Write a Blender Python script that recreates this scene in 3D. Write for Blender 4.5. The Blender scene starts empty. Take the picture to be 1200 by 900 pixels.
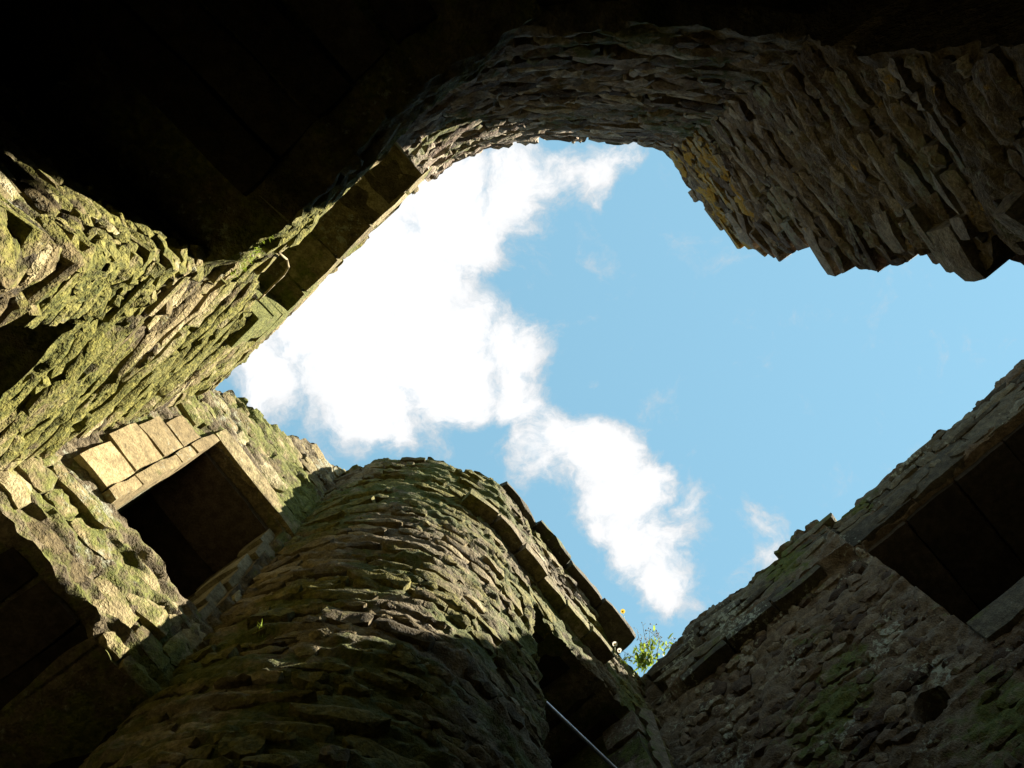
import bpy, math, random
import numpy as np
from mathutils import Matrix, Vector

# ------------------------------------------------------------------ camera, sky, sun, exposure
EYE = 1.6
FOC, ZX, ZY = 950.0, 585.0, 325.0            # focal length and zenith point, for a 1200 x 900 picture
scene = bpy.context.scene
col = scene.collection
def _n(v): v = np.array(v, float); return v / np.linalg.norm(v)
zc = _n([ZX - 600, ZY - 450, FOC])           # world axes seen from the camera (x right, y down, z forward)
xc = np.array([1.0, 0, 0]); xc = _n(xc - xc.dot(zc) * zc)
yc = np.cross(zc, xc)
right = Vector((xc[0], yc[0], zc[0])); down = Vector((xc[1], yc[1], zc[1])); fwd = Vector((xc[2], yc[2], zc[2]))
cam_d = bpy.data.cameras.new('camera'); cam = bpy.data.objects.new('camera', cam_d); col.objects.link(cam)
cam.matrix_world = Matrix(((right.x, -down.x, -fwd.x, 0), (right.y, -down.y, -fwd.y, 0), (right.z, -down.z, -fwd.z, EYE), (0, 0, 0, 1)))
cam_d.sensor_width = 36; cam_d.lens = FOC / 1200 * 36; cam_d.clip_start = 0.02; cam_d.clip_end = 3000
scene.camera = cam
def project(x, y, h):
    c = x * xc + y * yc + h * zc
    if c[2] < 1e-3: return (-9999, -9999)
    return (600 + FOC * c[0] / c[2], 450 + FOC * c[1] / c[2])

SUN_EL, SUN_AZ = math.radians(42.5), math.radians(2.2)      # azimuth from +X towards +Y
sdir = Vector((math.cos(SUN_EL) * math.cos(SUN_AZ), math.cos(SUN_EL) * math.sin(SUN_AZ), math.sin(SUN_EL)))
sun_d = bpy.data.lights.new('sun', 'SUN'); sun_d.energy = 5.0; sun_d.angle = math.radians(0.55); sun_d.color = (1.0, 0.91, 0.73)
sun = bpy.data.objects.new('sun', sun_d); col.objects.link(sun)
sun.rotation_euler = sdir.to_track_quat('Z', 'Y').to_euler(); sun.location = sdir * 40

scene.view_settings.view_transform = 'Standard'; scene.view_settings.look = 'None'
scene.view_settings.gamma = 1; scene.view_settings.use_curve_mapping = False
scene.view_settings.exposure = 2.3
scene.render.engine = 'CYCLES'
scene.cycles.max_bounces = 6; scene.cycles.diffuse_bounces = 4

world = bpy.data.worlds.new('World'); scene.world = world; world.use_nodes = True
wt = world.node_tree; wt.nodes.clear()
class NT:
    def __init__(self, tree): self.t = tree
    def node(self, ty, **kw):
        n = self.t.nodes.new(ty)
        for k, v in kw.items(): setattr(n, k, v)
        return n
    def put(self, sock, v):
        if hasattr(v, 'is_output') or isinstance(v, bpy.types.NodeSocket): self.t.links.new(v, sock)
        else: sock.default_value = v
    def math(self, op, a, b=None, c=None, clamp=False):
        n = self.node('ShaderNodeMath', operation=op, use_clamp=clamp); self.put(n.inputs[0], a)
        if b is not None: self.put(n.inputs[1], b)
        if c is not None: self.put(n.inputs[2], c)
        return n.outputs[0]
    def vmath(self, op, a, b=None, out=0):
        n = self.node('ShaderNodeVectorMath', operation=op); self.put(n.inputs[0], a)
        if b is not None: self.put(n.inputs[1], b)
        return n.outputs[out]
    def noise(self, vec, scale, detail=4, rough=0.55, dist=0.0):
        n = self.node('ShaderNodeTexNoise'); self.put(n.inputs['Vector'], vec)
        n.inputs['Scale'].default_value = scale; n.inputs['Detail'].default_value = detail
        n.inputs['Roughness'].default_value = rough; n.inputs['Distortion'].default_value = dist
        return n.outputs[0]
    def smooth(self, v, a, b, lo=0.0, hi=1.0):
        n = self.node('ShaderNodeMapRange', interpolation_type='SMOOTHSTEP'); self.put(n.inputs[0], v)
        for i, x in zip((1, 2, 3, 4), (a, b, lo, hi)): n.inputs[i].default_value = x
        return n.outputs[0]
    def mix(self, f, a, b, blend='MIX'):
        n = self.node('ShaderNodeMix', data_type='RGBA', blend_type=blend)
        self.put(n.inputs[0], f)
        for s, v in ((n.inputs[6], a), (n.inputs[7], b)):
            self.put(s, v if not isinstance(v, tuple) else (v + (1.0,) if len(v) == 3 else v))
        return n.outputs[2]

def build_world():
    N = NT(wt)
    sky = N.node('ShaderNodeTexSky', sky_type='NISHITA', sun_disc=False)
    sky.sun_elevation = SUN_EL; sky.sun_rotation = math.radians(90) - SUN_AZ
    sky.air_density = 1.0; sky.dust_density = 0.0; sky.ozone_density = 1.0
    tc = N.node('ShaderNodeTexCoord').outputs['Generated']
    sp = N.node('ShaderNodeSeparateXYZ'); N.put(sp.inputs[0], tc)
    dz = N.math('MAXIMUM', sp.outputs[2], 0.06)
    cx = N.math('DIVIDE', sp.outputs[0], dz); cy = N.math('DIVIDE', sp.outputs[1], dz)
    cb = N.node('ShaderNodeCombineXYZ'); N.put(cb.inputs[0], cx); N.put(cb.inputs[1], cy)
    p = cb.outputs[0]                                       # position on the cloud deck
    # cumulus bank: puffs drifting on the deck (x, y, radius, weight)
    puffs = [(0.016, -0.112, 0.096, 1.1), (-0.057, -0.067, 0.122, 1.2), (-0.135, -0.005, 0.135, 1.25), (-0.215, 0.062, 0.122, 1.2), (-0.29, 0.11, 0.09, 1), (-0.164, 0.121, 0.116, 1.15), (-0.069, 0.099, 0.128, 1.2), (0.005, 0.089, 0.08, 1.05), (-0.144, 0.174, 0.058, 1), (-0.053, 0.148, 0.071, 1), (0.028, 0.153, 0.067, 1), (0.067, 0.202, 0.082, 1), (0.115, 0.23, 0.088, 1.05), (0.162, 0.285, 0.102, 1.1), (0.2, 0.351, 0.091, 1.05), (0.22, 0.41, 0.067, 0.95), (0.239, 0.308, 0.059, 0.8), (0.068, -0.135, 0.06, 0.9), (0.119, -0.125, 0.062, 0.82), (0.165, -0.138, 0.045, 0.74), (0.339, 0.337, 0.062, 0.62), (0.38, 0.343, 0.036, 0.52), (0.122, 0.126, 0.019, 0.5), (-0.169, -0.107, 0.154, 1.2)]
    warp = N.node('ShaderNodeTexNoise'); N.put(warp.inputs['Vector'], p); warp.inputs['Scale'].default_value = 7; warp.inputs['Detail'].default_value = 6
    wv = N.vmath('SCALE', N.vmath('SUBTRACT', warp.outputs[1], (0.5, 0.5, 0.5)), None); wv.node.inputs['Scale'].default_value = 0.17
    pw = N.vmath('ADD', p, wv)
    tot = None
    for x, y, r, w in puffs:
        d = N.vmath('DISTANCE', pw, (x, y, 0.0), out=1)
        v = N.smooth(d, 0.15 * r, 1.25 * r, w, 0.0)
        tot = v if tot is None else N.math('SMOOTH_MAX', tot, v, 0.25)
    n1 = N.noise(pw, 11, 7, 0.66, 0.0)
    n2 = N.noise(p, 30, 7, 0.6)
    far = N.smooth(N.vmath('LENGTH', p, None, out=1), 0.65, 1.1, 0.0, 1.0)
    farn = N.math('MULTIPLY', far, N.smooth(N.noise(p, 1.1, 6), 0.42, 0.62))
    tot = N.math('MAXIMUM', tot, farn)
    den = N.math('ADD', tot, N.math('MULTIPLY', N.math('SUBTRACT', n1, 0.5), 2.0))
    den = N.math('ADD', den, N.math('MULTIPLY', N.math('SUBTRACT', n2, 0.5), 0.5))
    den = N.math('MULTIPLY', N.smooth(den, 0.30, 0.92), N.smooth(tot, 0.02, 0.25))
    body = N.smooth(N.math('ADD', tot, N.math('MULTIPLY', N.math('SUBTRACT', n1, 0.5), 1.6)), 0.40, 1.15, 0.74, 1.14)
    cl = N.vmath('SCALE', (0.97, 0.985, 1.0), None); N.put(cl.node.inputs['Scale'], body)
    hazed = N.mix(0.62, sky.outputs[0], (1.05, 1.86, 3.5, 1))           # flat blue mixed in to even out the sky gradient
    skyc = N.mix(1.0, hazed, (SKY_TINT[0], SKY_TINT[1], SKY_TINT[2], 1), 'MULTIPLY')
    clc = N.vmath('SCALE', cl, None); clc.node.inputs['Scale'].default_value = CLOUD_GAIN
    c = N.mix(den, skyc, clc)
    bg = N.node('ShaderNodeBackground'); N.put(bg.inputs[0], c); bg.inputs[1].default_value = 0.05
    out = N.node('ShaderNodeOutputWorld'); wt.links.new(bg.outputs[0], out.inputs[0])
SKY_TINT = (1.22, 1.38, 1.0)
CLOUD_GAIN = 4.0
build_world()
world.cycles.sampling_method = 'MANUAL'; world.cycles.sample_map_resolution = 512

# ------------------------------------------------------------------ noise and small tools
rng = random.Random(7)
def _hash(ix, iy, iz):
    h = (ix.astype(np.int64) * 374761393 + iy.astype(np.int64) * 668265263 + iz.astype(np.int64) * 2147483647) & 0xFFFFFFFF
    h = ((h ^ (h >> 13)) * 1274126177) & 0xFFFFFFFF
    h = ((h ^ (h >> 16)) * 2246822519) & 0xFFFFFFFF
    return (h ^ (h >> 15)).astype(np.float64) / 0xFFFFFFFF
def vnoise(x, y, z):
    x, y, z = np.broadcast_arrays(np.asarray(x, float), np.asarray(y, float), np.asarray(z, float))
    ix, iy, iz = np.floor(x), np.floor(y), np.floor(z)
    fx, fy, fz = x - ix, y - iy, z - iz
    fx, fy, fz = (f * f * (3 - 2 * f) for f in (fx, fy, fz))
    r = 0
    for a in (0, 1):
        for b in (0, 1):
            for c in (0, 1):
                w = (fx if a else 1 - fx) * (fy if b else 1 - fy) * (fz if c else 1 - fz)
                r = r + w * _hash(ix + a, iy + b, iz + c)
    return r * 2 - 1
def fbm(x, y, z, o=4, g=0.5):
    r, a, f = 0, 1.0, 1.0
    for i in range(o):
        r = r + a * vnoise(x * f + i * 17.3, y * f + i * 5.1, z * f); a *= g; f *= 2.03
    return r

def mesh_from(name, v, f, mat=None, smooth=True, sharp=None):
    me = bpy.data.meshes.new(name); me.from_pydata(np.asarray(v).tolist() if isinstance(v, np.ndarray) else v, [], f)
    if smooth: me.polygons.foreach_set('use_smooth', [True] * len(me.polygons))
    if sharp: me.set_sharp_from_angle(angle=math.radians(sharp))
    if mat: me.materials.append(mat)
    me.update()
    return me
def add(name, me, parent=None, mw=None):
    o = bpy.data.objects.new(name, me); col.objects.link(o)
    if parent: o.parent = parent
    if mw is not None: o.matrix_local = mw
    return o
def thing(name, label, cat, group=None, loc=(0, 0, 0)):
    o = bpy.data.objects.new(name, None); col.objects.link(o); o.location = loc
    o['label'] = label; o['category'] = cat
    if group: o['group'] = group
    bpy.context.view_layer.update()
    return o

# ------------------------------------------------------------------ materials
ALB = 0.56
def sc3(c): return tuple(x * ALB * 1.1 for x in c)
def stone_mat(name, tones, moss=0.3, moss_col=((.055, .075, .012), (.13, .14, .03)), pale=0.15, gold=0.0, bump=1.0, grain=1.0, gain=1.0, stretch=(1, 1, 1)):
    m = bpy.data.materials.new(name); m.use_nodes = True; t = m.node_tree; t.nodes.clear(); N = NT(t)
    geo = N.node('ShaderNodeNewGeometry'); oi = N.node('ShaderNodeObjectInfo')
    pos = N.vmath('MULTIPLY', geo.outputs['Position'], stretch)
    rnd = oi.outputs['Random']
    offs = N.vmath('SCALE', (1, 1, 1), None); N.put(offs.node.inputs['Scale'], N.math('MULTIPLY', rnd, 7.0))
    pr = N.vmath('ADD', pos, offs)
    a = N.noise(pr, 3.2, 2, .55); b = N.noise(pr, 17, 5, .62); c = N.noise(pos, 85, 2, .6)
    r = N.node('ShaderNodeValToRGB'); cr = r.color_ramp
    while len(cr.elements) < len(tones): cr.elements.new(0.5)
    for i, (e, tcol) in enumerate(zip(cr.elements, tones)):
        e.position = 0.25 + 0.5 * i / (len(tones) - 1); e.color = tuple(x * ALB * gain for x in tcol) + (1,)
    mixv = N.math('ADD', N.math('MULTIPLY', a, .5), N.math('MULTIPLY', b, .5))
    mixv = N.math('ADD', mixv, N.math('MULTIPLY', N.math('SUBTRACT', rnd, .5), .38))
    N.put(r.inputs[0], mixv)
    colr = r.outputs[0]
    var = N.smooth(rnd, 0, 1, .78, 1.2)
    sc = N.vmath('SCALE', colr, None); N.put(sc.node.inputs['Scale'], var); colr = sc
    fine = N.smooth(N.math('ADD', N.math('MULTIPLY', b, .55), N.math('MULTIPLY', c, .45)), .3, .7, .55, 1.35)
    sc = N.vmath('SCALE', colr, None); N.put(sc.node.inputs['Scale'], fine); colr = sc
    # crust lichens, pale
    if pale > 0:
        l = N.noise(pr, 26, 4, .7); l2 = N.noise(pos, 2.2, 1, .5)
        lv = N.math('ADD', l, N.math('MULTIPLY', N.math('SUBTRACT', l2, .5), .7))
        lm = N.smooth(lv, .70 - .28 * pale, .80 - .25 * pale, 0, .8)
        colr = N.mix(lm, colr, sc3((.38, .39, .30)))
    if moss > 0:
        mn = N.math('ADD', N.noise(pos, 1.5, 1, .5), N.math('MULTIPLY', N.math('SUBTRACT', N.noise(pr, 11, 5, .65), .5), .8))
        nz = N.node('ShaderNodeSeparateXYZ'); N.put(nz.inputs[0], geo.outputs['Normal'])
        mn = N.math('ADD', mn, N.math('MULTIPLY', nz.outputs[2], .06))
        mm = N.smooth(mn, .78 - .5 * moss, .98 - .5 * moss, 0, .92)
        mc = N.mix(N.smooth(N.noise(pos, 38, 3, .65), .3, .7), sc3(moss_col[0]), sc3(moss_col[1]))
        colr = N.mix(mm, colr, mc)
    if gold > 0:
        g = N.noise(pr, 7, 4, .65)
        colr = N.mix(N.smooth(g, .66 - .25 * gold, .74 - .25 * gold, 0, .9), colr, sc3((.62, .37, .06)))
    bs = N.node('ShaderNodeBsdfPrincipled'); N.put(bs.inputs['Base Color'], colr)
    bs.inputs['Roughness'].default_value = .92; bs.inputs['Specular IOR Level'].default_value = .18
    h = N.math('ADD', N.noise(pr, 14, 5, .66), N.math('MULTIPLY', c, .30 * grain))
    bp = N.node('ShaderNodeBump'); bp.inputs['Strength'].default_value = .9; bp.inputs['Distance'].default_value = .03 * bump
    N.put(bp.inputs['Height'], h); N.put(bs.inputs['Normal'], bp.outputs[0])
    o = N.node('ShaderNodeOutputMaterial'); t.links.new(bs.outputs[0], o.inputs[0])
    return m
def plain_mat(name, c, rough=.6, metal=0.0, var=.25, sc=30, transl=0.0):
    m = bpy.data.materials.new(name); m.use_nodes = True; t = m.node_tree; t.nodes.clear(); N = NT(t)
    geo = N.node('ShaderNodeNewGeometry'); f = N.smooth(N.noise(geo.outputs['Position'], sc, 4), .3, .7, 1 - var, 1 + var)
    v = N.vmath('SCALE', tuple(c), None); N.put(v.node.inputs['Scale'], f)
    bs = N.node('ShaderNodeBsdfPrincipled'); N.put(bs.inputs['Base Color'], v); bs.inputs['Roughness'].default_value = rough; bs.inputs['Metallic'].default_value = metal
    o = N.node('ShaderNodeOutputMaterial'); sh = bs.outputs[0]
    if transl:
        tr = N.node('ShaderNodeBsdfTranslucent'); N.put(tr.inputs[0], v); mx = N.node('ShaderNodeMixShader'); mx.inputs[0].default_value = transl
        t.links.new(sh, mx.inputs[1]); t.links.new(tr.outputs[0], mx.inputs[2]); sh = mx.outputs[0]
    t.links.new(sh, o.inputs[0]); return m

BROWN = [(.060, .046, .034), (.13, .098, .066), (.20, .155, .105), (.27, .225, .165)]
TAN = [(.12, .09, .045), (.235, .183, .09), (.325, .265, .14), (.38, .33, .205)]
RED = [(.10, .070, .054), (.21, .15, .11), (.31, .245, .185), (.42, .37, .30)]
M_turret = stone_mat('turret_stone', gain=1.2, tones=[(.10, .075, .042), (.18, .14, .078), (.25, .20, .115), (.32, .265, .17)], moss=.80, moss_col=((.065, .068, .010), (.23, .205, .052)), pale=.12)
M_turret_core = stone_mat('turret_mortar', [(.08, .064, .042), (.16, .125, .078), (.24, .195, .12)], moss=.82, pale=.10, bump=1.2)
M_mossy = stone_mat('mossy_stone', gain=1.2, tones=TAN, moss=.82, moss_col=((.07, .082, .010), (.28, .26, .06)), pale=.22)
M_mossy_core = stone_mat('mossy_mortar', [(.09, .07, .042), (.19, .15, .085), (.27, .22, .13)], moss=.82, moss_col=((.065, .078, .010), (.23, .22, .048)), pale=.2, bump=1.2)
M_window = stone_mat('window_wall_stone', gain=1.15, tones=TAN, moss=.72, moss_col=((.08, .10, .015), (.21, .22, .05)), pale=.30)
M_window_core = stone_mat('window_wall_mortar', [(.12, .09, .055), (.25, .2, .12), (.34, .29, .19)], moss=.78, moss_col=((.08, .10, .015), (.21, .22, .05)), pale=.42, bump=1.1)
M_ashlar = stone_mat('dressed_sandstone', [(.30, .225, .11), (.40, .31, .16), (.46, .37, .20)], moss=.30, pale=.16, bump=.42, grain=1.2)
M_ashlar_green = stone_mat('weathered_dressed_stone', [(.13, .11, .07), (.22, .19, .115), (.30, .27, .18)], moss=.42, pale=.25, bump=.5)
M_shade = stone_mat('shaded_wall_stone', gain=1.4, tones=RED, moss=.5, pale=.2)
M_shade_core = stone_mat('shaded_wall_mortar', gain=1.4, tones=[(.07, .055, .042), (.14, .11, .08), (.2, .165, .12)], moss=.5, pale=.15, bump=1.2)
M_flag = stone_mat('broken_wall_flagstone', gain=1.4, tones=[(.12, .085, .066), (.19, .14, .106), (.26, .205, .155), (.34, .29, .23)], moss=.24, pale=.45, gold=.12)
M_flag_core = stone_mat('broken_wall_core', gain=1.4, tones=[(.07, .05, .04), (.13, .098, .073), (.19, .15, .11)], moss=.2, pale=.15, bump=1.3)
M_gold = stone_mat('lichen_flagstone', [(.30, .20, .10), (.44, .36, .23), (.55, .48, .34)], moss=.15, pale=.35, gold=.78)
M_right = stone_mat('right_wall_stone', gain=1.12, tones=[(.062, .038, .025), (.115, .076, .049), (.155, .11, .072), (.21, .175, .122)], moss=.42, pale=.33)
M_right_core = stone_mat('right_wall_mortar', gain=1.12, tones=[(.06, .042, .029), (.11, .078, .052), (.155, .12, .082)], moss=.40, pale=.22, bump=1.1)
M_cap = stone_mat('coping_stone', [(.07, .058, .04), (.12, .102, .07), (.17, .15, .105)], moss=.46, pale=.25, bump=.7)
M_soffit = stone_mat('soffit_slab', gain=1.55, tones=[(.02, .015, .011), (.036, .027, .019), (.055, .042, .03)], moss=.3, moss_col=((.015, .02, .005), (.035, .04, .01)), pale=.0, bump=.5)  # near-black base colour puts the shade of the openings into the stone

# ------------------------------------------------------------------ stone and block meshes
def rock_mesh(name, seed, mat, kind):
    """a rubble stone in unit size: 5 x 2 faces in front, a ring of sides; the front looks along -y"""
    r = random.Random(seed); nx, nz = 5, 2
    V, F = [], []
    ex = {'round': 2.5, 'slab': 6.0, 'block': 6.0}[kind]
    jag = {'round': .06, 'slab': .06, 'block': .03}[kind]
    tx, tz = r.uniform(-.25, .25), r.uniform(-.35, .35)
    ln = [r.uniform(-jag, jag) for _ in range(40)]
    for k in range(nz + 1):
        for i in range(nx + 1):
            u, w = 2 * i / nx - 1, 2 * k / nz - 1
            q = (abs(u) ** ex + abs(w) ** ex) ** (1 / ex) if (u or w) else 0
            m = max(abs(u), abs(w)); sc = m / q if q > 0 else 1
            x, z = u * sc * .5, w * sc * .5
            edge = m > .99
            x += r.uniform(-jag, jag) * .6; z += r.uniform(-jag, jag) * (1.3 if edge else .6)
            bul = (1 - abs(u) ** 2.5) * .5 + (1 - w * w) * .5 if kind == 'round' else (1 - max(abs(u) ** 8, abs(w) ** 8))
            y = -.5 * ((.72 + .28 * bul) if kind == 'round' else (.86 + .14 * bul)) + tx * u * .07 + tz * w * .08 + r.uniform(-.045, .045)
            V.append((x, y, z))
    for k in range(nz):
        for i in range(nx):
            a = k * (nx + 1) + i; F.append((a, a + 1, a + nx + 2, a + nx + 1))
    ring = [i for i in range(nx + 1)] + [k * (nx + 1) + nx for k in range(1, nz + 1)] + [nz * (nx + 1) + i for i in range(nx - 1, -1, -1)] + [k * (nx + 1) for k in range(nz - 1, 0, -1)]
    base = len(V)
    for v in ring: V.append((V[v][0] * .96, .5, V[v][2] * .96))
    n = len(ring)
    for j in range(n):
        F.append((ring[(j + 1) % n], ring[j], base + j, base + (j + 1) % n))
    me = mesh_from(name, V, F, mat, sharp=32)
    return me
_sets = {}
def rock_set(mat, kind, n=28):
    k = (mat.name, kind)
    if k not in _sets: _sets[k] = [rock_mesh('stone', hash_seed(mat.name) + i, mat, kind) for i in range(n)]
    return _sets[k]
def hash_seed(s): return sum((i + 1) * ord(ch) for i, ch in enumerate(s)) % 10000

def rough_box(name, size, mat, seed=0, amp=.012, cell=.09, rnd=.02):
    """a dressed or weathered block, origin at the centre, edges worn"""
    sx, sy, sz = size; V, F = [], []
    idx = {}
    nx, ny, nz = (max(2, min(14, int(round(s / cell)))) for s in size)
    def vid(i, j, k):
        if (i, j, k) not in idx:
            p = np.array([(i / nx - .5) * sx, (j / ny - .5) * sy, (k / nz - .5) * sz])
            lim = np.array([sx, sy, sz]) / 2 - rnd
            q = np.clip(p, -lim, lim); d = p - q; L = np.linalg.norm(d)
            if L > rnd: p = q + d / L * rnd
            idx[(i, j, k)] = len(V); V.append(p)
        return idx[(i, j, k)]
    for i in range(nx):
        for j in range(ny):
            F.append((vid(i, j, 0), vid(i, j + 1, 0), vid(i + 1, j + 1, 0), vid(i + 1, j, 0)))
            F.append((vid(i, j, nz), vid(i + 1, j, nz), vid(i + 1, j + 1, nz), vid(i, j + 1, nz)))
    for i in range(nx):
        for k in range(nz):
            F.append((vid(i, 0, k), vid(i + 1, 0, k), vid(i + 1, 0, k + 1), vid(i, 0, k + 1)))
            F.append((vid(i, ny, k), vid(i, ny, k + 1), vid(i + 1, ny, k + 1), vid(i + 1, ny, k)))
    for j in range(ny):
        for k in range(nz):
            F.append((vid(0, j, k), vid(0, j, k + 1), vid(0, j + 1, k + 1), vid(0, j + 1, k)))
            F.append((vid(nx, j, k), vid(nx, j + 1, k), vid(nx, j + 1, k + 1), vid(nx, j, k + 1)))
    V = np.array(V); s = seed * 3.7
    for ax in range(3):
        V[:, ax] += amp * fbm(V[:, 0] * 7 + s, V[:, 1] * 7 + ax * 9.1, V[:, 2] * 7 - s, 3)
    return mesh_from(name, V, F, mat, sharp=45)

# ------------------------------------------------------------------ wall patches along a plan curve
class Curve:
    def __init__(self, pts, inside, rounds=2):
        p = [np.array(q, float) for q in pts]
        for _ in range(rounds):
            n = [p[0]]
            for a, b in zip(p, p[1:]): n += [a * .75 + b * .25, a * .25 + b * .75]
            n.append(p[-1]); p = n
        self.p = np.array(p); d = np.linalg.norm(np.diff(self.p, axis=0), axis=1)
        self.s = np.concatenate([[0], np.cumsum(d)]); self.L = self.s[-1]
        mid = self.at(self.L / 2); t = self.tan(self.L / 2); n = np.array([-t[1], t[0]])
        self.sign = 1 if n.dot(np.array(inside) - mid) > 0 else -1
    def at(self, s):
        s = np.asarray(s, float); x = np.interp(s, self.s, self.p[:, 0]); y = np.interp(s, self.s, self.p[:, 1])
        return np.stack([x, y], -1)
    def tan(self, s):
        e = .03; a = self.at(np.clip(np.asarray(s) - e, 0, self.L)); b = self.at(np.clip(np.asarray(s) + e, 0, self.L)); d = b - a
        return d / np.linalg.norm(d, axis=-1, keepdims=True)
    def nrm(self, s):
        t = self.tan(s); return np.stack([-t[..., 1], t[..., 0]], -1) * self.sign
    def near(self, x, y):
        q = self.at(np.linspace(0, self.L, 800)); return float(np.linspace(0, self.L, 800)[np.argmin(((q - [x, y]) ** 2).sum(1))])
    def frame(self, s, off=0.0, h=0.0):
        """x along the wall, y outwards, z up; off = metres proud of the face"""
        P = self.at(s); n = self.nrm(s); out = Vector((-n[0], -n[1], 0)); X = out.cross(Vector((0, 0, 1)))
        return Matrix(((X.x, out.x, 0, P[0] + n[0] * off), (X.y, out.y, 0, P[1] + n[1] * off), (0, 0, 1, h + EYE), (0, 0, 0, 1)))

def core(root, name, cv, valid, h0, h1, mat, step=.03, thick=.8, relief=.03, seed=0, off=None, back=True, sink=.018, split=None):
    """the wall's mortar body: a relief face, cut to its outline and extruded outwards"""
    if split is not None:
        core(root, name, cv, valid, h0, split, mat, .06, thick, relief, seed, off, back, sink)
        h0 = split
    ns = int(cv.L / step) + 1; nh = int((h1 - h0) / step) + 1
    S = np.linspace(0, cv.L, ns); H = np.linspace(h0, h1, nh)
    SS, HH = np.meshgrid(S, H)
    sc_, hc_ = (SS[:-1, :-1] + SS[1:, 1:]) / 2, (HH[:-1, :-1] + HH[1:, 1:]) / 2
    ok = valid(sc_, hc_)
    okp0 = np.pad(ok, 1); nbr = {}
    def edge(a, b): nbr.setdefault(a, []).append(b); nbr.setdefault(b, []).append(a)
    for j, i in np.argwhere(ok).tolist():
        if j > 0 and not okp0[j, i + 1]: edge((j, i), (j, i + 1))
        if j < nh - 2 and not okp0[j + 2, i + 1]: edge((j + 1, i), (j + 1, i + 1))
        if i > 0 and not okp0[j + 1, i]: edge((j, i), (j + 1, i))
        if i < ns - 2 and not okp0[j + 1, i + 2]: edge((j, i + 1), (j + 1, i + 1))
    keys = [k for k, v in nbr.items() if len(v) == 2]
    if keys:
        kj, ki = np.array([k[0] for k in keys]), np.array([k[1] for k in keys]); na = np.array([nbr[k][0] for k in keys]); nb = np.array([nbr[k][1] for k in keys])
        SS, HH = SS.copy(), HH.copy()
        for _ in range(5):
            for A in (SS, HH):
                A[kj, ki] = .4 * A[kj, ki] + .3 * (A[na[:, 0], na[:, 1]] + A[nb[:, 0], nb[:, 1]])
    P = cv.at(SS); Nn = cv.nrm(SS)
    disp = relief * fbm(SS * 3.2 + seed, HH * 7.5, seed * 1.3, 4, .55) + relief * .9 * np.maximum(0, vnoise(SS * 5 + seed, HH * 13, 4.4))
    led = vnoise(SS * 3.1 + seed, HH * 17 + .8 * vnoise(SS * 2.3, HH * 2, seed), 8.8)
    disp = disp + relief * .55 * np.tanh(led * 6) + relief * .5 * fbm(SS * 19, HH * 34, seed, 3, .6) - sink
    if off is not None: disp = disp + off(SS, HH)
    F3 = np.stack([P[..., 0] + Nn[..., 0] * disp, P[..., 1] + Nn[..., 1] * disp, HH + EYE + .3 * step * vnoise(SS * 21, HH * 21, seed)], -1).reshape(-1, 3)
    B3 = np.stack([P[..., 0] - Nn[..., 0] * thick, P[..., 1] - Nn[..., 1] * thick, HH + EYE], -1).reshape(-1, 3)
    faces = []; n0 = ns * nh
    jj, ii = np.nonzero(ok)
    flip = cv.sign < 0
    okp = np.pad(ok, 1)
    for j, i in zip(jj.tolist(), ii.tolist()):
        a, b, c, d = j * ns + i, j * ns + i + 1, (j + 1) * ns + i + 1, (j + 1) * ns + i
        q = (d, c, b, a) if not flip else (a, b, c, d)
        faces.append(q)
        if back: faces.append(tuple(x + n0 for x in reversed(q)))
        if not okp[j, i + 1]: faces.append((a, b, b + n0, a + n0))
        if not okp[j + 2, i + 1]: faces.append((c, d, d + n0, c + n0))
        if not okp[j + 1, i]: faces.append((d, a, a + n0, d + n0))
        if not okp[j + 1, i + 2]: faces.append((b, c, c + n0, b + n0))
    V = np.concatenate([F3, B3])
    used = np.unique(np.array([x for f in faces for x in f])); remap = -np.ones(len(V), int); remap[used] = np.arange(len(used))
    faces = [tuple(remap[list(f)].tolist()) for f in faces]
    me = mesh_from(name, V[used], faces, mat, sharp=60)
    return add(name, me, root)

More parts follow.
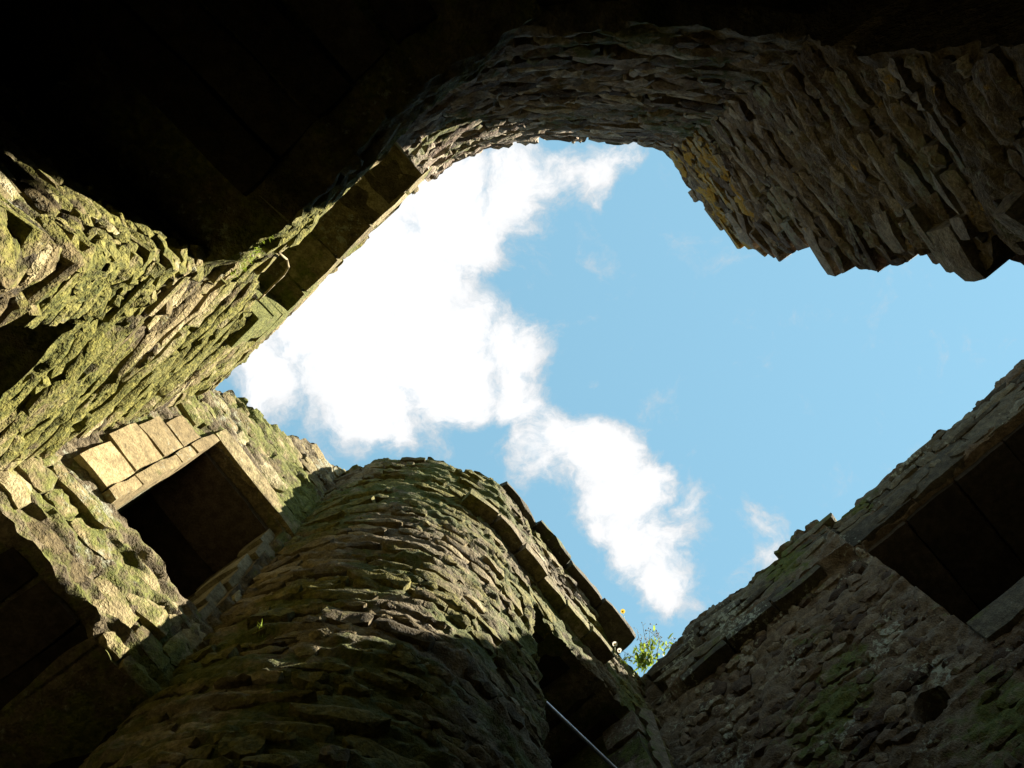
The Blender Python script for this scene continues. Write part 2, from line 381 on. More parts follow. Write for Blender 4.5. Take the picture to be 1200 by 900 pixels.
def courses(cv, valid, h0, h1, mat, kind, hr=(.07, .16), lr=(.14, .42), proud=(.015, .07), seed=0, off=None, s0=0, s1=None, tilt=2.5, fill=.95, gap=.012, alt=None, warp=.05, overrun=0.0, mixed=0.0, even=False):
    """lay stones in uneven courses; returns a list of (matrix, mesh, screen area)"""
    r = random.Random(seed); out = []; s1 = cv.L if s1 is None else s1
    sets = rock_set(mat, kind)
    h = h0
    while h < h1:
        rowh = r.uniform(*hr); s = s0 - r.uniform(0, lr[1])
        while s < s1:
            L = r.uniform(*lr) * (1 if r.random() > .25 else .55); a, b = s, s + L; s = b + r.uniform(.3, 1.2) * gap
            if r.random() > fill: continue
            hh = rowh * r.uniform(.72, 1.08) * (1 if even or r.random() > .18 else r.uniform(.5, 1.6))
            w = warp * float(vnoise(a * 1.3 + seed, h * 1.1, seed)) if warp else 0
            hc = h + rowh / 2 + w + r.uniform(-.012, .012)
            ts = np.linspace(a, b, 9); inb = (ts >= s0) & (ts <= s1 + overrun)
            g = valid(ts, np.full(9, hc)) & valid(ts, np.full(9, hc - hh * .42)) & valid(ts, np.full(9, hc + hh * .3)) & inb
            if not g.any(): continue
            best, cur = (0, 0), None
            for k in range(10):
                if k < 9 and g[k]:
                    if cur is None: cur = k
                elif cur is not None:
                    if k - cur > best[1] - best[0]: best = (cur, k)
                    cur = None
            if best[1] - best[0] < 3: continue
            a2, b2 = ts[best[0]], ts[best[1] - 1]; L2 = b2 - a2
            if L2 < .06: continue
            sc = (a2 + b2) / 2; pr = r.uniform(*proud); dep = .22
            o = pr + (float(off(np.array(sc), np.array(hc))) if off else 0)
            ms = sets
            if alt is not None and alt[0](sc, hc, r): ms = rock_set(alt[1], kind)
            M = cv.frame(min(max(sc, 0.0), cv.L), o - dep / 2, hc) @ Matrix.Rotation(math.radians(r.gauss(0, tilt)), 4, 'Y') @ Matrix.Rotation(math.radians(r.gauss(0, tilt * 1.2)), 4, 'Z') @ Matrix.Rotation(math.radians(r.gauss(0, tilt * 1.6)), 4, 'X') @ Matrix.Diagonal((L2 * (1 if r.random() > .5 else -1) if False else L2, dep, hh, 1))
            if mixed and r.random() < mixed: ms = rock_set(mat, 'round')
            me = r.choice(ms)
            P = cv.at(min(max(sc, 0), cv.L)); t = cv.tan(min(max(sc, 0), cv.L))
            c = [project(P[0] + t[0] * u * L2 / 2, P[1] + t[1] * u * L2 / 2, hc + v * hh / 2) for u, v in ((-1, -1), (1, -1), (1, 1), (-1, 1))]
            ar = abs(sum(c[k][0] * c[(k + 1) % 4][1] - c[(k + 1) % 4][0] * c[k][1] for k in range(4))) / 2
            m = (sum(q[0] for q in c) / 4, sum(q[1] for q in c) / 4)
            if not (-20 < m[0] < 1220 and -20 < m[1] < 920): ar = 0
            out.append((M, me, ar))
        h += rowh * r.uniform(.93, 1.0)
    return out

def lay(root, stones, limit=285):
    """the stones that show largest become parts of their own; the rest is one part"""
    stones = sorted(stones, key=lambda q: -q[2])
    one = [q for q in stones[:limit] if q[2] > 60]; rest = stones[len(one):]
    for M, me, a in one:
        o = bpy.data.objects.new('stone', me); col.objects.link(o); o.parent = root; o.matrix_local = M
    if rest:
        V, F, n, mats, mi = [], [], 0, [], []
        for M, me, a in rest:
            v = np.empty(len(me.vertices) * 3); me.vertices.foreach_get('co', v); v = v.reshape(-1, 3)
            A = np.array(M); V.append(v @ A[:3, :3].T + A[:3, 3])
            m = me.materials[0]
            if m not in mats: mats.append(m)
            for p in me.polygons: F.append(tuple(x + n for x in p.vertices)); mi.append(mats.index(m))
            n += len(v)
        me = mesh_from('rubble_stones', np.concatenate(V), F, None, sharp=50)
        for m in mats: me.materials.append(m)
        me.polygons.foreach_set('material_index', mi)
        o = add('rubble_stones', me, root); o['kind'] = 'stuff'

_bs = [0]
def block(root, name, cv, s0, s1, h0, h1, proud, depth, mat, amp=.01, rnd=.015, label=None, tilt=0, yaw=0):
    _bs[0] += 1
    me = rough_box(name, (abs(s1 - s0), depth, h1 - h0), mat, _bs[0], amp, rnd=rnd)
    M = cv.frame((s0 + s1) / 2, proud - depth / 2, (h0 + h1) / 2) @ Matrix.Rotation(math.radians(yaw), 4, 'Z') @ Matrix.Rotation(math.radians(tilt), 4, 'Y')
    o = add(name, me, root, M)
    if label: o['label'] = label
    return o

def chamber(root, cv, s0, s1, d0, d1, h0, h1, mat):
    """box added behind a wall to keep light out of its openings: floor, ceiling, back and ends as 0.15 m thick shells"""
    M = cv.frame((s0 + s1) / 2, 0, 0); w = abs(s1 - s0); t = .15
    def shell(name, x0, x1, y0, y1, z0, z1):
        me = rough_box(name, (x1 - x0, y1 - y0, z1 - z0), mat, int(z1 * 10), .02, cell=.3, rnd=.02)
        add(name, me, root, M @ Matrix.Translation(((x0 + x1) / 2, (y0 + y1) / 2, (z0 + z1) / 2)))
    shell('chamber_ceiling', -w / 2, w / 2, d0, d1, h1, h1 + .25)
    shell('chamber_back_wall', -w / 2 - t, w / 2 + t, d1 + .004, d1 + t, h0, h1 + .25)  # shells added to block sun and sky from behind
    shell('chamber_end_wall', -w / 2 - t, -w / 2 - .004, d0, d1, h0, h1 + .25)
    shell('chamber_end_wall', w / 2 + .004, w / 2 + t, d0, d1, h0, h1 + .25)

LO = -EYE                                   # ground level seen from the eye
# ------------------------------------------------------------------ ground
gm = stone_mat('trodden_earth', [(.05, .042, .03), (.09, .075, .05), (.14, .12, .085)], moss=.5, pale=.1)
gs = 300.0
g = add('ground', mesh_from('ground', [(-gs, -gs, 0), (gs, -gs, 0), (gs, gs, 0), (-gs, gs, 0)], [(0, 1, 2, 3)], gm, smooth=False)); g['kind'] = 'structure'

# ------------------------------------------------------------------ W1: the wall with the square window
W1 = Curve([(-2.01 - .583 * .7, .783 - .813 * .7), (-2.01, .783), (-1.39, 1.65), (-1.39 + .583 * .5, 1.65 + .813 * .5)], (0, 0), 0)
a1 = W1.near(-2.01, .783)                   # s of the corner with the mossy wall
def w1_top(s):
    u = np.clip((s - a1) / 1.07, -1, 1.5); return 5.76 + 1.24 * np.clip(u, 0, 1.2) ** .9 + .05 * vnoise(s * 7, 3.3, 1) + .05 * np.sign(vnoise(s * 13, 8.3, 2))
WIN = (a1 + .335, a1 + 1.045, 3.70, 5.12)
def w1_ok(s, h):
    win = (s > WIN[0]) & (s < WIN[1]) & (h > WIN[2] + .03 * vnoise(np.asarray(s) * 9, 1.1, 3)) & (h < WIN[3])
    low = (h < 3.08 + .03 * vnoise(np.asarray(s) * 8, 7.7, 3)) & (s > a1 - .02) & (s < a1 + 1.2)
    return (h < w1_top(np.asarray(s))) & ~win & ~low
wall = thing('window_wall', 'sunlit mossy wall with a dark square window framed in tan dressed blocks', 'wall', loc=(-1.7, 1.2, 0))
wi = wall.matrix_world.inverted()
def rooted(root):                            # parts are placed in world metres under a root at the wall's foot
    root.location = (0, 0, 0); bpy.context.view_layer.update(); return root
rooted(wall)
core(wall, 'mortar_core', W1, w1_ok, LO, 7.3, M_window_core, .018, .8, .022, 11, sink=.004, split=2.6)
st = courses(W1, lambda s, h: w1_ok(s, h) & ~((s > a1 + .0) & (s < WIN[0] + .03) & (h > 3.72) & (h < 5.0)) & ~((h > 5.10) & (h < 5.36) & (s > WIN[0] - .1)),
             3.05, 7.1, M_window, 'slab', hr=(.06, .19), lr=(.14, .45), proud=(.0, .036), seed=21, s0=a1 - .05, s1=a1 + 1.12, warp=.03)
lay(wall, st)
hs = [3.72, 4.03, 4.36, 4.66, 4.93]
for k in range(4):
    block(wall, 'window_jamb_block', W1, a1 + (.05, .02, .03, .08)[k], WIN[0] - .075, hs[k] + .006, hs[k + 1] - .006, .035 + (.0, .006, .002, -.004)[k], .3, M_ashlar, .007, .012)
for h0, h1 in ((3.70, 3.98), (3.99, 4.48), (4.49, 4.72), (4.73, 5.11)):
    block(wall, 'window_edge_block', W1, WIN[0] - .07, WIN[0] + .004, h0, h1, .045, .34, M_ashlar, .008, .014)
block(wall, 'window_lintel', W1, WIN[0] - .06, WIN[1] + .16, 5.125, 5.34, .04, .10, M_window, .008, .02)
block(wall, 'window_inner_lintel', W1, WIN[0] - .06, WIN[1] + .16, 5.07, 5.31, -.065, .46, M_soffit, .008, .02)
block(wall, 'window_inner_lintel', W1, WIN[0] - .06, WIN[1] + .16, 5.10, 5.31, -.53, .27, M_soffit, .008, .02)
for k in range(6):
    h0 = 3.70 + k * .235; w = .12 + .05 * (k % 2)
    block(wall, 'window_reveal_block', W1, WIN[1] - w * .45, WIN[1] + .12, h0 + .004, h0 + .229, -.02 - .03 * (k % 2), .30 - .05 * (k % 3), M_ashlar_green, .007, .012)
    block(wall, 'window_reveal_block', W1, WIN[1] - w * .25, WIN[1] + .12, h0 + .004, h0 + .229, -.33 + .04 * (k % 2), .30, M_ashlar_green, .007, .012)
block(wall, 'window_sill', W1, WIN[0] - .1, WIN[1] + .1, 3.50, 3.735, -.10, .72, M_soffit, .01, .02)  # coloured dark to cut the light bounced onto the window soffit
block(wall, 'window_back_panel', W1, WIN[0] - .2, WIN[1] + .3, 3.4, 5.4, -.80, .12, M_soffit, .02, .02)  # panel added to close the window and keep it dark
for k in range(6):
    s = a1 - .05 + k * .24
    block(wall, 'soffit_slab', W1, s + .004, s + .236, 3.062 + .008 * (k % 2), 3.26, -.05, 2.1, M_soffit, .012, .02)
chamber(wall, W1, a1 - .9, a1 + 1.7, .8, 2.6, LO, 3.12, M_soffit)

# ------------------------------------------------------------------ W2: the long mossy wall with the slot opening and the pier
d2 = np.array([.72, -.695]); K = np.array([-2.01, .783]); n2o = np.array([-.695, -.72])
W2 = Curve([tuple(K - d2 * .7), tuple(K), tuple(K + d2 * 1.2), tuple(K + d2 * 1.95), (-.44, -.74), (-.22, -.90), (.1, -1.1)], (0, 0), 1)
b2 = W2.near(*K)
def w2_bot(s):
    u = s - b2
    return np.where(u < .93, 2.63, 3.20) + .035 * vnoise(np.asarray(s) * 7, 2.2, 5)
def w2_off(s, h):
    u = np.asarray(s, float) - b2; return .13 * np.clip((u - 1.2) / .3, 0, 1) * np.clip((4.1 - np.asarray(h, float)) / .7, 0, 1)
def w2_top(s): return 5.76 + .04 * vnoise(np.asarray(s) * 6, 1.2, 9) + .03 * np.sign(vnoise(np.asarray(s) * 15, 4.2, 9))
def w2_ok(s, h):
    u = np.asarray(s) - b2
    sill = np.interp(u, [.8, .95, 1.15, 1.4, 2.2], [4.62, 4.5, 4.12, 4.05, 4.2]) + .05 * vnoise(u * 9, 1.7, 3)
    slot = (u > .84) & (u < 2.16) & (h > sill) & (h < 5.36)
    return (h > w2_bot(s)) & (h < w2_top(s)) & ~slot
mw = rooted(thing('mossy_wall', 'long green mossy wall with a dark slot opening under its thin sunlit top edge', 'wall'))
core(mw, 'mortar_core', W2, w2_ok, 2.4, 6.0, M_mossy_core, .018, .85, .02, 23, off=w2_off)
st = courses(W2, w2_ok, 2.6, 5.9, M_mossy, 'slab', hr=(.05, .13), lr=(.14, .55), proud=(-.002, .022), seed=31, s0=b2 - .02, s1=b2 + 2.2, warp=.06, tilt=2, off=w2_off)
PB, PA = K + d2 * .93, K + d2 * 1.22
PR = Curve([tuple(PB + n2o * .5), tuple(PB + n2o * .06), tuple(PB), tuple(PB + d2 * .06), tuple(PA - d2 * .12), tuple(PA), tuple(PA + n2o * .13), tuple(PA + n2o * .5 - d2 * .02), tuple(PA + n2o * .95 - d2 * .04)], (0, 0), 2)
def pr_ok(s, h): return (np.asarray(h) < 3.26 + .03 * vnoise(np.asarray(s) * 6, 3.1, 1)) & (np.asarray(s) > -1)
PR.sign = W2.sign
core(mw, 'pier_core', PR, pr_ok, LO, 3.4, M_mossy_core, .018, .14, .018, 29, split=1.2)
st += courses(PR, pr_ok, 1.2, 3.3, M_mossy, 'slab', hr=(.035, .085), lr=(.06, .20), proud=(-.004, .016), seed=37, warp=.015, tilt=.7, even=True)
lay(mw, st)
for k, (u0, u1, h0, h1) in enumerate(((.60, .845, 4.66, 4.95), (.64, .85, 4.955, 5.16), (.58, .846, 5.165, 5.34))):
    block(mw, 'opening_jamb_block', W2, b2 + u0, b2 + u1, h0, h1, .055, .4, M_window, .008, .015)
for k in range(5):
    u0 = .70 + k * .31
    block(mw, 'opening_lintel', W2, b2 + u0 + .004, b2 + u0 + .306, 5.345 + .004 * (k % 2), 5.52, .03, .40, M_window, .008, .015)
for k in range(5):
    u0 = .70 + k * .31
    block(mw, 'soffit_slab', W2, b2 + u0 + .004, b2 + u0 + .306, 5.33 + .012 * (k % 2), 5.5, -.38, .5, M_soffit, .01, .02)
block(mw, 'niche_back_panel', W2, b2 + .6, b2 + 2.3, 3.8, 5.5, -.86, .12, M_soffit, .02, .02)  # added behind the slot so no outside light reaches its soffit
for k in range(2, 7):
    u0 = 1.10 + k * .2
    block(mw, 'soffit_slab', W2, b2 + u0 + .004, b2 + u0 + .196, 3.15 + .01 * (k % 2), 3.38, -.06, 2.2, M_soffit, .012, .02)
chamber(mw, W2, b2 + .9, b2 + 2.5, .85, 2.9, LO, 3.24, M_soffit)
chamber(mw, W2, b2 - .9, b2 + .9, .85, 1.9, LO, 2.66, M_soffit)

# ------------------------------------------------------------------ W3: the shaded wall between mossy wall and broken wall
W3 = Curve([(-.75, -.35), (-.50, -.67), (-.18, -.875), (.34, -.96), (.9, -.93), (1.2, -.89), (1.75, -.82)], (0.3, 0), 2)
s3a, s3b = W3.near(-.42, -.76), W3.near(1.2, -.89)
def w3_top(s): return 5.88 + .05 * vnoise(np.asarray(s) * 4, 5.5, 2) + .035 * np.sign(vnoise(np.asarray(s) * 11, 1.5, 2))
def w3_bot(s): return 3.27 + .03 * vnoise(np.asarray(s) * 6, 6.1, 2)
def w3_ok(s, h): return (h < w3_top(s)) & (h > w3_bot(s)) & (np.asarray(s) > s3a - .12)
sw = rooted(thing('shaded_wall', 'dark shaded rubble wall curving between the mossy wall and the broken wall', 'wall'))
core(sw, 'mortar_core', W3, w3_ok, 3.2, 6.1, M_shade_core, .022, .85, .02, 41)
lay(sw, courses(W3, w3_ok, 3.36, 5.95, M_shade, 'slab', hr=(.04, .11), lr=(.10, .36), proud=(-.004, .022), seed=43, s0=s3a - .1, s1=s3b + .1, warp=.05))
for k in range(6):
    s = s3a + .15 + k * .3
    block(sw, 'soffit_slab', W3, s + .004, s + .296, 3.22 + .015 * (k % 2), 3.55, -.10, 2.2, M_soffit, .012, .02)
chamber(sw, W3, s3a + .1, s3b + .9, .85, 2.6, LO, 3.30, M_soffit)

# ------------------------------------------------------------------ W4: the broken wall end
d4 = np.array([.608, .794]); K4 = np.array([1.2, -.89]); n4o = np.array([.794, -.608])
W4 = Curve([tuple(K4 - d4 * .5), tuple(K4), tuple(K4 + d4 * 1.6)], (0, 0), 0); s4 = .5
def w4_end(h):
    h = np.asarray(h, float)
    return s4 + np.interp(h, [2.2, 3.0, 3.6, 4.3, 5.0, 5.6, 6.1], [.98, 1.0, 1.08, 1.0, .88, .76, .68]) + .05 * np.sign(vnoise(h * 5.2, 1.3, 7)) + .03 * vnoise(h * 14, 5.3, 7)
def w4_ok(s, h):
    s = np.asarray(s, float); h = np.asarray(h, float)
    void = (s < s4 + .42) & (h < np.interp(s, [s4, s4 + .15, s4 + .3, s4 + .42], [3.25, 2.95, 2.45, 1.9]))
    top = 6.06 + .05 * vnoise(s * 8, 3.7, 4) - .10 * np.clip(s - s4 - .5, 0, 1)
    return (h < top) & (s < w4_end(h)) & ~void
bw = rooted(thing('broken_wall', 'broken flagstone wall with a ragged stepped end and golden lichen at its top', 'wall'))
core(bw, 'rubble_core', W4, w4_ok, LO, 6.2, M_flag_core, .02, .45, .02, 51, split=1.8)
lay(bw, courses(W4, w4_ok, 1.9, 6.1, M_flag, 'slab', hr=(.036, .10), lr=(.10, .40), proud=(-.004, .024), seed=53, s0=s4 - .02, s1=s4 + 1.3, warp=.03, tilt=1.8, fill=1.0, gap=.006,
               alt=(lambda s, h, r: h > 5.1 and r.random() < .75, M_gold)))
# ragged stones that stick out of the broken end
rr = random.Random(5); h = 2.6
while h < 6.0:
    t = rr.uniform(.045, .17); e = float(w4_end(h)); L = rr.uniform(.14, .42)
    block(bw, 'broken_end_stone', W4, e - L * .6, e + L * rr.uniform(-.05, .32), h, h + t * .94, rr.uniform(-.03, .05), .38, M_gold if h > 5.4 else M_flag, .014, .02, tilt=rr.gauss(0, 2), yaw=rr.gauss(0, 8))
    h += t
OL = Curve([tuple(K4 + n4o * .56 + d4 * .7), tuple(K4 + n4o * .56 + d4 * 3.2)], (0, 0), 0)
def ol_ok(s, h): return np.asarray(h) < 4.02 + .06 * vnoise(np.asarray(s) * 5, 1.1, 1) + 0 * np.asarray(s)
core(bw, 'outer_leaf', OL, ol_ok, LO, 4.2, M_flag_core, .04, .5, .03, 57)
chamber(bw, W4, s4 - .3, s4 + .5, .45, 1.9, LO, 3.3, M_soffit)

# ------------------------------------------------------------------ W5: the tall wall with the big recess
d5 = np.array([.75, -.661]); K5 = np.array([1.40, 3.58]); n5o = np.array([.661, .75])
W5 = Curve([tuple(K5 - d5 * .7), tuple(K5), tuple(K5 + d5 * 5.0)], (0, 0), 0); s5 = .7
rs = W5.near(2.98, 2.2)
HOLE = (s5 + 1.573, 4.535)
def w5_top(s): return 7.0 + .035 * vnoise(np.asarray(s) * 4, 8.2, 2) + .03 * np.sign(vnoise(np.asarray(s) * 7, 2.4, 2)) + 0.05 * vnoise(np.asarray(s) * 1.2, 8.2, 5)
def w5_ok(s, h):
    s = np.asarray(s, float); h = np.asarray(h, float)
    rec = (s > rs) & (s < rs + 1.9) & (h > 4.82) & (h < 6.38)
    hole = ((s - HOLE[0]) / .13) ** 2 + ((h - HOLE[1]) / .12) ** 2 < 1
    return (h < w5_top(s)) & ~rec & ~hole
def w5_off(s, h): return np.where(np.asarray(h) > 6.40 - .05 * vnoise(np.asarray(s) * 3, 1.2, 1), .10, 0.0) * np.where(np.asarray(s) > s5 + .1, 1.0, 0.3) * np.where(np.asarray(s) > rs - .05, .25, 1.0)
rw = rooted(thing('recessed_wall', 'tall shaded rubble wall with a large dark recess beneath a greenish lintel', 'wall'))
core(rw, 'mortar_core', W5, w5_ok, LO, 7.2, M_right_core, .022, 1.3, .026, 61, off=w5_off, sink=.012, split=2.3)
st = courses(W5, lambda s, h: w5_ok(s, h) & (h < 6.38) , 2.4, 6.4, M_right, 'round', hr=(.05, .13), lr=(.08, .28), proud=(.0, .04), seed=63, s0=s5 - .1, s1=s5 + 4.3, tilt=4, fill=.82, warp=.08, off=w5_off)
st += courses(W5, lambda s, h: w5_ok(s, h) & (h > 6.42), 6.42, 7.05, M_cap, 'slab', hr=(.07, .13), lr=(.2, .6), proud=(.01, .05), seed=65, s0=s5 - .1, s1=s5 + 4.3, tilt=1.5, warp=.02, off=w5_off)
lay(rw, st)
for k in range(3):
    s = rs - .12 + k * .68
    block(rw, 'recess_lintel', W5, s + .004, s + .676, 6.385, 6.72, .045, .09, M_cap, .012, .02)
block(rw, 'recess_sill', W5, rs - .02, rs + 1.0, 4.60, 4.82, .06, .6, M_cap, .012, .02)
block(rw, 'recess_sill', W5, rs + 1.006, rs + 1.95, 4.61, 4.82, .05, .6, M_cap, .012, .02)
for k in range(4):
    s = rs - .1 + k * .5
    block(rw, 'soffit_slab', W5, s + .004, s + .496, 6.33 + .01 * (k % 2), 6.55, -.048, 1.25, M_soffit, .012, .02)
block(rw, 'recess_back_panel', W5, rs - .2, rs + 2.1, 4.6, 6.6, -1.30, .12, M_soffit, .03, .02)
for k in range(5):
    s = s5 + .25 + k * .5
    if s + .48 < rs - .05: block(rw, 'ledge_stone', W5, s, s + .49, 6.33, 6.43, .13 + .01 * (k % 2), .3, M_cap, .012, .02, tilt=rr.gauss(0, .8))

# ------------------------------------------------------------------ T: the round stair turret and the wall that runs on from it
T = Curve([(-1.60, 1.92), (-1.42, 1.72), (-1.12, 1.59), (-.8, 1.555), (-.45, 1.61), (-.15, 1.79), (.1, 2.10), (.38, 2.51), (1.03, 3.31), (1.30, 3.65), (1.7, 4.15)], (0, 0), 2)
tA = T.near(.22, 2.29); tB = T.near(1.00, 3.27); tc0 = T.near(-.08, 1.87); tc1 = T.near(1.10, 3.40); tl0 = T.near(-.30, 1.69); tl1 = T.near(.80, 3.02)
tw1 = T.near(-1.40, 1.70)
def t_top(s):
    s = np.asarray(s, float)
    return np.where(s > tc0, 6.97, 6.98 + .06 * vnoise(s * 5, 3.4, 8) + .05 * np.sign(vnoise(s * 9, 5.4, 8))) + 0 * s
def t_ok(s, h):
    s = np.asarray(s, float); h = np.asarray(h, float)
    lint = 5.50 + .26 * np.clip((s - tA) / (tB - tA), 0, 1) + .02 * vnoise(s * 9, 1, 1)
    door = (s > tA) & (s < tB) & (h < lint)
    return (h < t_top(s)) & ~door
def t_off(s, h):
    s = np.asarray(s, float); h = np.asarray(h, float)
    up = 1 / (1 + np.exp(-(h - 6.0) / .012)); band = np.clip((s - tl0) / .25, 0, 1) * np.clip((tl1 - s) / .1, 0, 1)
    belly = .05 * np.clip((4.4 - h) / 2, 0, 1)
    return .09 * up * band + belly
tt = rooted(thing('round_turret', 'rounded rubble stone turret bulging out beside the window, with a tall dark doorway', 'turret'))
core(tt, 'mortar_core', T, t_ok, LO, 7.2, M_turret_core, .017, .75, .022, 71, off=t_off, split=2.3, sink=.010)
st = courses(T, t_ok, 2.3, 7.0, M_turret, 'slab', hr=(.036, .105), lr=(.09, .38), proud=(-.012, .036), seed=73, mixed=.68, s0=tw1 - .1, s1=T.near(1.4, 3.78), tilt=3.2, fill=.78, warp=.11, off=t_off)
lay(tt, st)
n = 4
for k in range(n):
    a = tc0 + (tc1 - tc0) * k / n; b = tc0 + (tc1 - tc0) * (k + 1) / n
    block(tt, 'coping_stone', T, a + .004, b - .004, 6.96 + .01 * (k % 2), 7.06 + .02 * (k % 3), .17 + .04 * (k > 0) + .012 * (k % 2), .6, M_cap, .022, .035, yaw=(3, -1, 1, -2)[k], tilt=(2, .6, -.5, .8)[k])
for k in range(6):
    a = tl0 + (tl1 - tl0) * k / 6; b = tl0 + (tl1 - tl0) * (k + 1) / 6
    block(tt, 'ledge_stone', T, a + .002, b - .004, 5.95 + .012 * (k % 2), 6.09, .115 + .012 * (k % 3), .35, M_turret, .012, .02)
m = 4
for k in range(m):
    a = tA + (tB - tA) * k / m; b = tA + (tB - tA) * (k + 1) / m; hl = 5.50 + .26 * (k + .5) / m
    block(tt, 'doorway_lintel', T, a + .003, b - .003, hl + .01, hl + .2, -.10, .75, M_soffit, .012, .02, tilt=0)
J = Curve([(1.05, 3.25), (.95, 3.53), (.70, 4.2)], (0, 3.0), 0)
core(tt, 'doorway_jamb', J, lambda s, h: np.asarray(h) < 5.8 + 0 * np.asarray(s), LO, 5.9, M_right_core, .03, .12, .03, 77)
for k in range(14):
    h0 = 2.0 + k * .265
    block(tt, 'doorway_jamb_stone', T, tB - .03 - .02 * (k % 2), tB + (.16, .26, .20)[k % 3], h0 + .004, h0 + .26, .03 + .008 * (k % 2), .3, M_right, .012, .02)
chamber(tt, T, tA - .35, tB + .25, .75, 2.0, LO, 5.5, M_soffit)

# ------------------------------------------------------------------ the metal bar across the doorway
def tube(V, F, a, b, r0, r1, n=8):
    a, b = Vector(a), Vector(b); d = (b - a).normalized(); u = d.orthogonal().normalized(); w = d.cross(u); k = len(V)
    for P, r in ((a, r0), (b, r1)):
        for i in range(n):
            t = 2 * math.pi * i / n; V.append(tuple(P + (u * math.cos(t) + w * math.sin(t)) * r))
    for i in range(n): F.append((k + i, k + (i + 1) % n, k + n + (i + 1) % n, k + n + i))
    F.append(tuple(k + i for i in reversed(range(n)))); F.append(tuple(k + n + i for i in range(n)))
M_steel = plain_mat('galvanised_steel', (.62, .62, .68), .38, .6, .12, 60)
bar = thing('metal_handrail', 'thin straight pale grey metal rail crossing the dark doorway', 'handrail', loc=(.16, 2.34, 6.0))
V, F = [], []; tube(V, F, (-.03, -.04, 0), (.80, .80, 0), .0115, .0115, 12); add('tube', mesh_from('tube', V, F, M_steel, sharp=40), bar)
for p, q in (((-.03, -.04, 0), (-.05, -.06, 0)), ((.78, .78, 0), (.80, .80, 0))):
    V, F = [], []; tube(V, F, p, q, .03, .03, 14); add('wall_flange', mesh_from('wall_flange', V, F, M_steel, sharp=40), bar)

# ------------------------------------------------------------------ plants on the wall heads
M_leaf = plain_mat('herb_leaf', (.20, .27, .03), .55, 0, .35, 60, .45)
M_dry = plain_mat('dry_stem', (.25, .20, .10), .8, 0, .3, 60, .2)
M_seed = plain_mat('seed_head', (.10, .065, .035), .9, 0, .3, 80)
M_petal = plain_mat('white_petal', (.75, .73, .66), .6, 0, .08, 60, .4)
M_yel = plain_mat('yellow_flower', (.70, .46, .03), .6, 0, .15, 60, .3)
def leaf(V, F, base, d, L, w, r):
    d = Vector(d).normalized(); s = d.cross(Vector((r.uniform(-1, 1), r.uniform(-1, 1), r.uniform(-.3, 1)))).normalized(); n = s.cross(d); b = Vector(base); k = len(V)
    for t, ww, c in ((0, .15, 0), (.35, 1, .06), (.7, .75, .05), (1, .05, -.05)):
        V.append(tuple(b + d * L * t + s * w * ww * .5 + n * c * L)); V.append(tuple(b + d * L * t - s * w * ww * .5 + n * c * L))
    for j in range(3): F.append((k + 2 * j, k + 2 * j + 1, k + 2 * j + 3, k + 2 * j + 2))
def herb(name, label, loc, size, nleaf, nstem, seed, lean=(0, 0), heads=True, cat='plant', mat=None, blades=False):
    r = random.Random(seed); t = thing(name, label, cat, loc=loc)
    V, F = [], []
    for _ in range(nleaf):
        b = (r.gauss(0, .22) * size, r.gauss(0, .22) * size, abs(r.gauss(0, .25)) * size)
        leaf(V, F, b, (r.gauss(lean[0], .6), r.gauss(lean[1], .6), r.uniform(.0, 1.2)), size * r.uniform(.18, .40), size * r.uniform(.06, .13) * (.25 if blades else 1), r)
    if V: add('foliage', mesh_from('foliage', V, F, mat or M_leaf), t)
    if nstem:
        V, F, V2, F2 = [], [], [], []
        for _ in range(nstem):
            p = Vector((r.gauss(0, .15) * size, r.gauss(0, .15) * size, 0)); d = Vector((r.gauss(lean[0], .4), r.gauss(lean[1], .4), r.uniform(.7, 1.2))).normalized()
            L = size * r.uniform(.9, 1.7)
            for j in range(4):
                q = p + d * L / 4; tube(V, F, p, q, .0022, .0018, 5)
                if j >= 1:
                    for _ in range(2):
                        e = q + Vector((r.gauss(0, 1), r.gauss(0, 1), r.uniform(.2, 1))).normalized() * size * .14; tube(V, F, q, e, .0013, .001, 4)
                        k = len(V2); rad = r.uniform(.004, .009)
                        for dx, dy, dz in ((1, 0, 0), (-1, 0, 0), (0, 1, 0), (0, -1, 0), (0, 0, 1.3), (0, 0, -1.3)): V2.append((e.x + dx * rad, e.y + dy * rad, e.z + dz * rad))
                        for f in ((0, 2, 4), (2, 1, 4), (1, 3, 4), (3, 0, 4), (2, 0, 5), (1, 2, 5), (3, 1, 5), (0, 3, 5)): F2.append(tuple(k + x for x in f))
                p = q; d = (d + Vector((r.gauss(0, .18), r.gauss(0, .18), 0))).normalized()
        add('stems', mesh_from('stems', V, F, M_dry), t)
        if heads: add('seed_heads', mesh_from('seed_heads', V2, F2, M_seed), t)
    return t
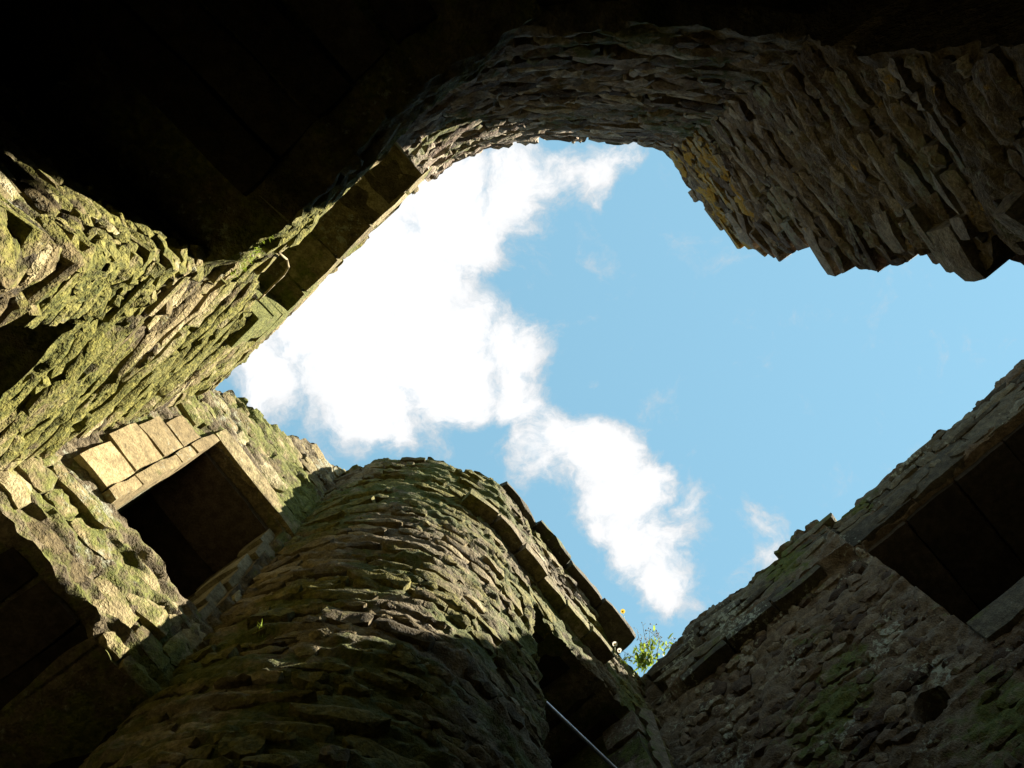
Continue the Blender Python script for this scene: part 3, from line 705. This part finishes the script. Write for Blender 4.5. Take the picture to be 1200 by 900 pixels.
def flower(name, label, base, tip, rad, mat, group=None, daisy=True):
    t = thing(name, label, 'flower', group, base); V, F = [], []; e = Vector(tip) - Vector(base)
    tube(V, F, (0, 0, 0), e, .002, .0016, 5); add('stem', mesh_from('stem', V, F, M_leaf), t)
    V, F = [], []; z = (-(Vector(tip) - Vector((0, 0, EYE)))).normalized() * .8 + Vector((0, 0, .2)); z.normalize(); u = z.orthogonal().normalized(); w = z.cross(u)
    for i in range(13):
        a = 2 * math.pi * i / 13; d = u * math.cos(a) + w * math.sin(a); s = z.cross(d); k = len(V)
        for q in (e + d * rad * .3 - s * rad * .1, e + d * rad * .3 + s * rad * .1, e + d * rad + s * rad * .18 + z * rad * .1, e + d * rad - s * rad * .18 + z * rad * .1): V.append(tuple(q))
        F.append((k, k + 1, k + 2, k + 3))
    add('petals', mesh_from('petals', V, F, mat, smooth=False), t)
    V, F = [], []; tube(V, F, e - z * .004, e + z * .006, rad * .38, rad * .3, 10); add('flower_centre', mesh_from('flower_centre', V, F, M_yel), t)
ZT = EYE + 7.0
herb('leafy_herb', 'bright green leafy herb with dark seed stalks growing in the wall corner', (1.33, 3.47, ZT - .06), .25, 130, 8, 3, lean=(-.1, -.35))
herb('seeding_weed', 'brown seed stalks standing on the tall wall beside the leafy herb', (1.46, 3.38, ZT), .24, 22, 7, 14, lean=(.25, -.35))
herb('leafy_herb', 'small yellow green tuft in the wall below the coping end beside two daisies', (1.11, 3.37, ZT - .26), .12, 45, 0, 4, lean=(0, -.3))
flower('daisy', 'white daisy just under the coping stone, the higher of two', (1.00, 3.26, ZT - .34), (1.01, 3.195, ZT - .25), .022, M_petal)
flower('daisy', 'white daisy just above the small yellow green tuft', (1.05, 3.31, ZT - .36), (1.05, 3.25, ZT - .26), .020, M_petal)
flower('hawkbit', 'single yellow flower on the wall head above the coping end', (1.18, 3.24, ZT + .08), (1.14, 3.07, ZT + .16), .022, M_yel)
p = K5 + d5 * 1.75
herb('dry_grass_tuft', 'thin dry stalks on the top edge of the tall shaded wall', (p[0] - .03, p[1] - .03, ZT), .14, 10, 2, 8, lean=(-.2, -.2), mat=M_dry, blades=True)
p = T.at(T.near(-1.05, 1.57))
herb('fern_sprig', 'tiny green sprig growing from the foot of the turret face', (p[0] + .01, p[1] - .07, EYE + 3.35), .09, 16, 0, 9, lean=(0, -.8), blades=True)
r = random.Random(12); V, F = [], []
for k in range(150):
    q = K + d2 * r.uniform(1.24, 1.62) + np.array([.06, .06])
    for _ in range(2): leaf(V, F, (q[0], q[1], EYE + 3.22 + r.uniform(0, .12)), (r.gauss(.35, .4), r.gauss(.35, .4), r.uniform(-.7, .5)), r.uniform(.015, .035), .002, r)
o = add('grass_fringe', mesh_from('grass_fringe', V, F, M_leaf)); o['kind'] = 'stuff'; o['label'] = 'short grass fringe hanging from the lower edge of the mossy wall'; o['category'] = 'grass'
RT = [(-1.012, -0.113, 5.377), (-1.038, -0.088, 5.623), (-1.073, -0.054, 5.792), (-1.116, -0.013, 5.861), (-1.165, 0.034, 5.851), (-1.218, 0.085, 5.858), (-1.253, 0.119, 5.846)]
V, F = [], []
for a, b in zip(RT, RT[1:]): tube(V, F, a, b, .006, .005, 7)
o = add('dry_root', mesh_from('dry_root', V, F, M_dry)); o['label'] = 'thin curled dry root hanging across the end of the slot opening'; o['category'] = 'root'
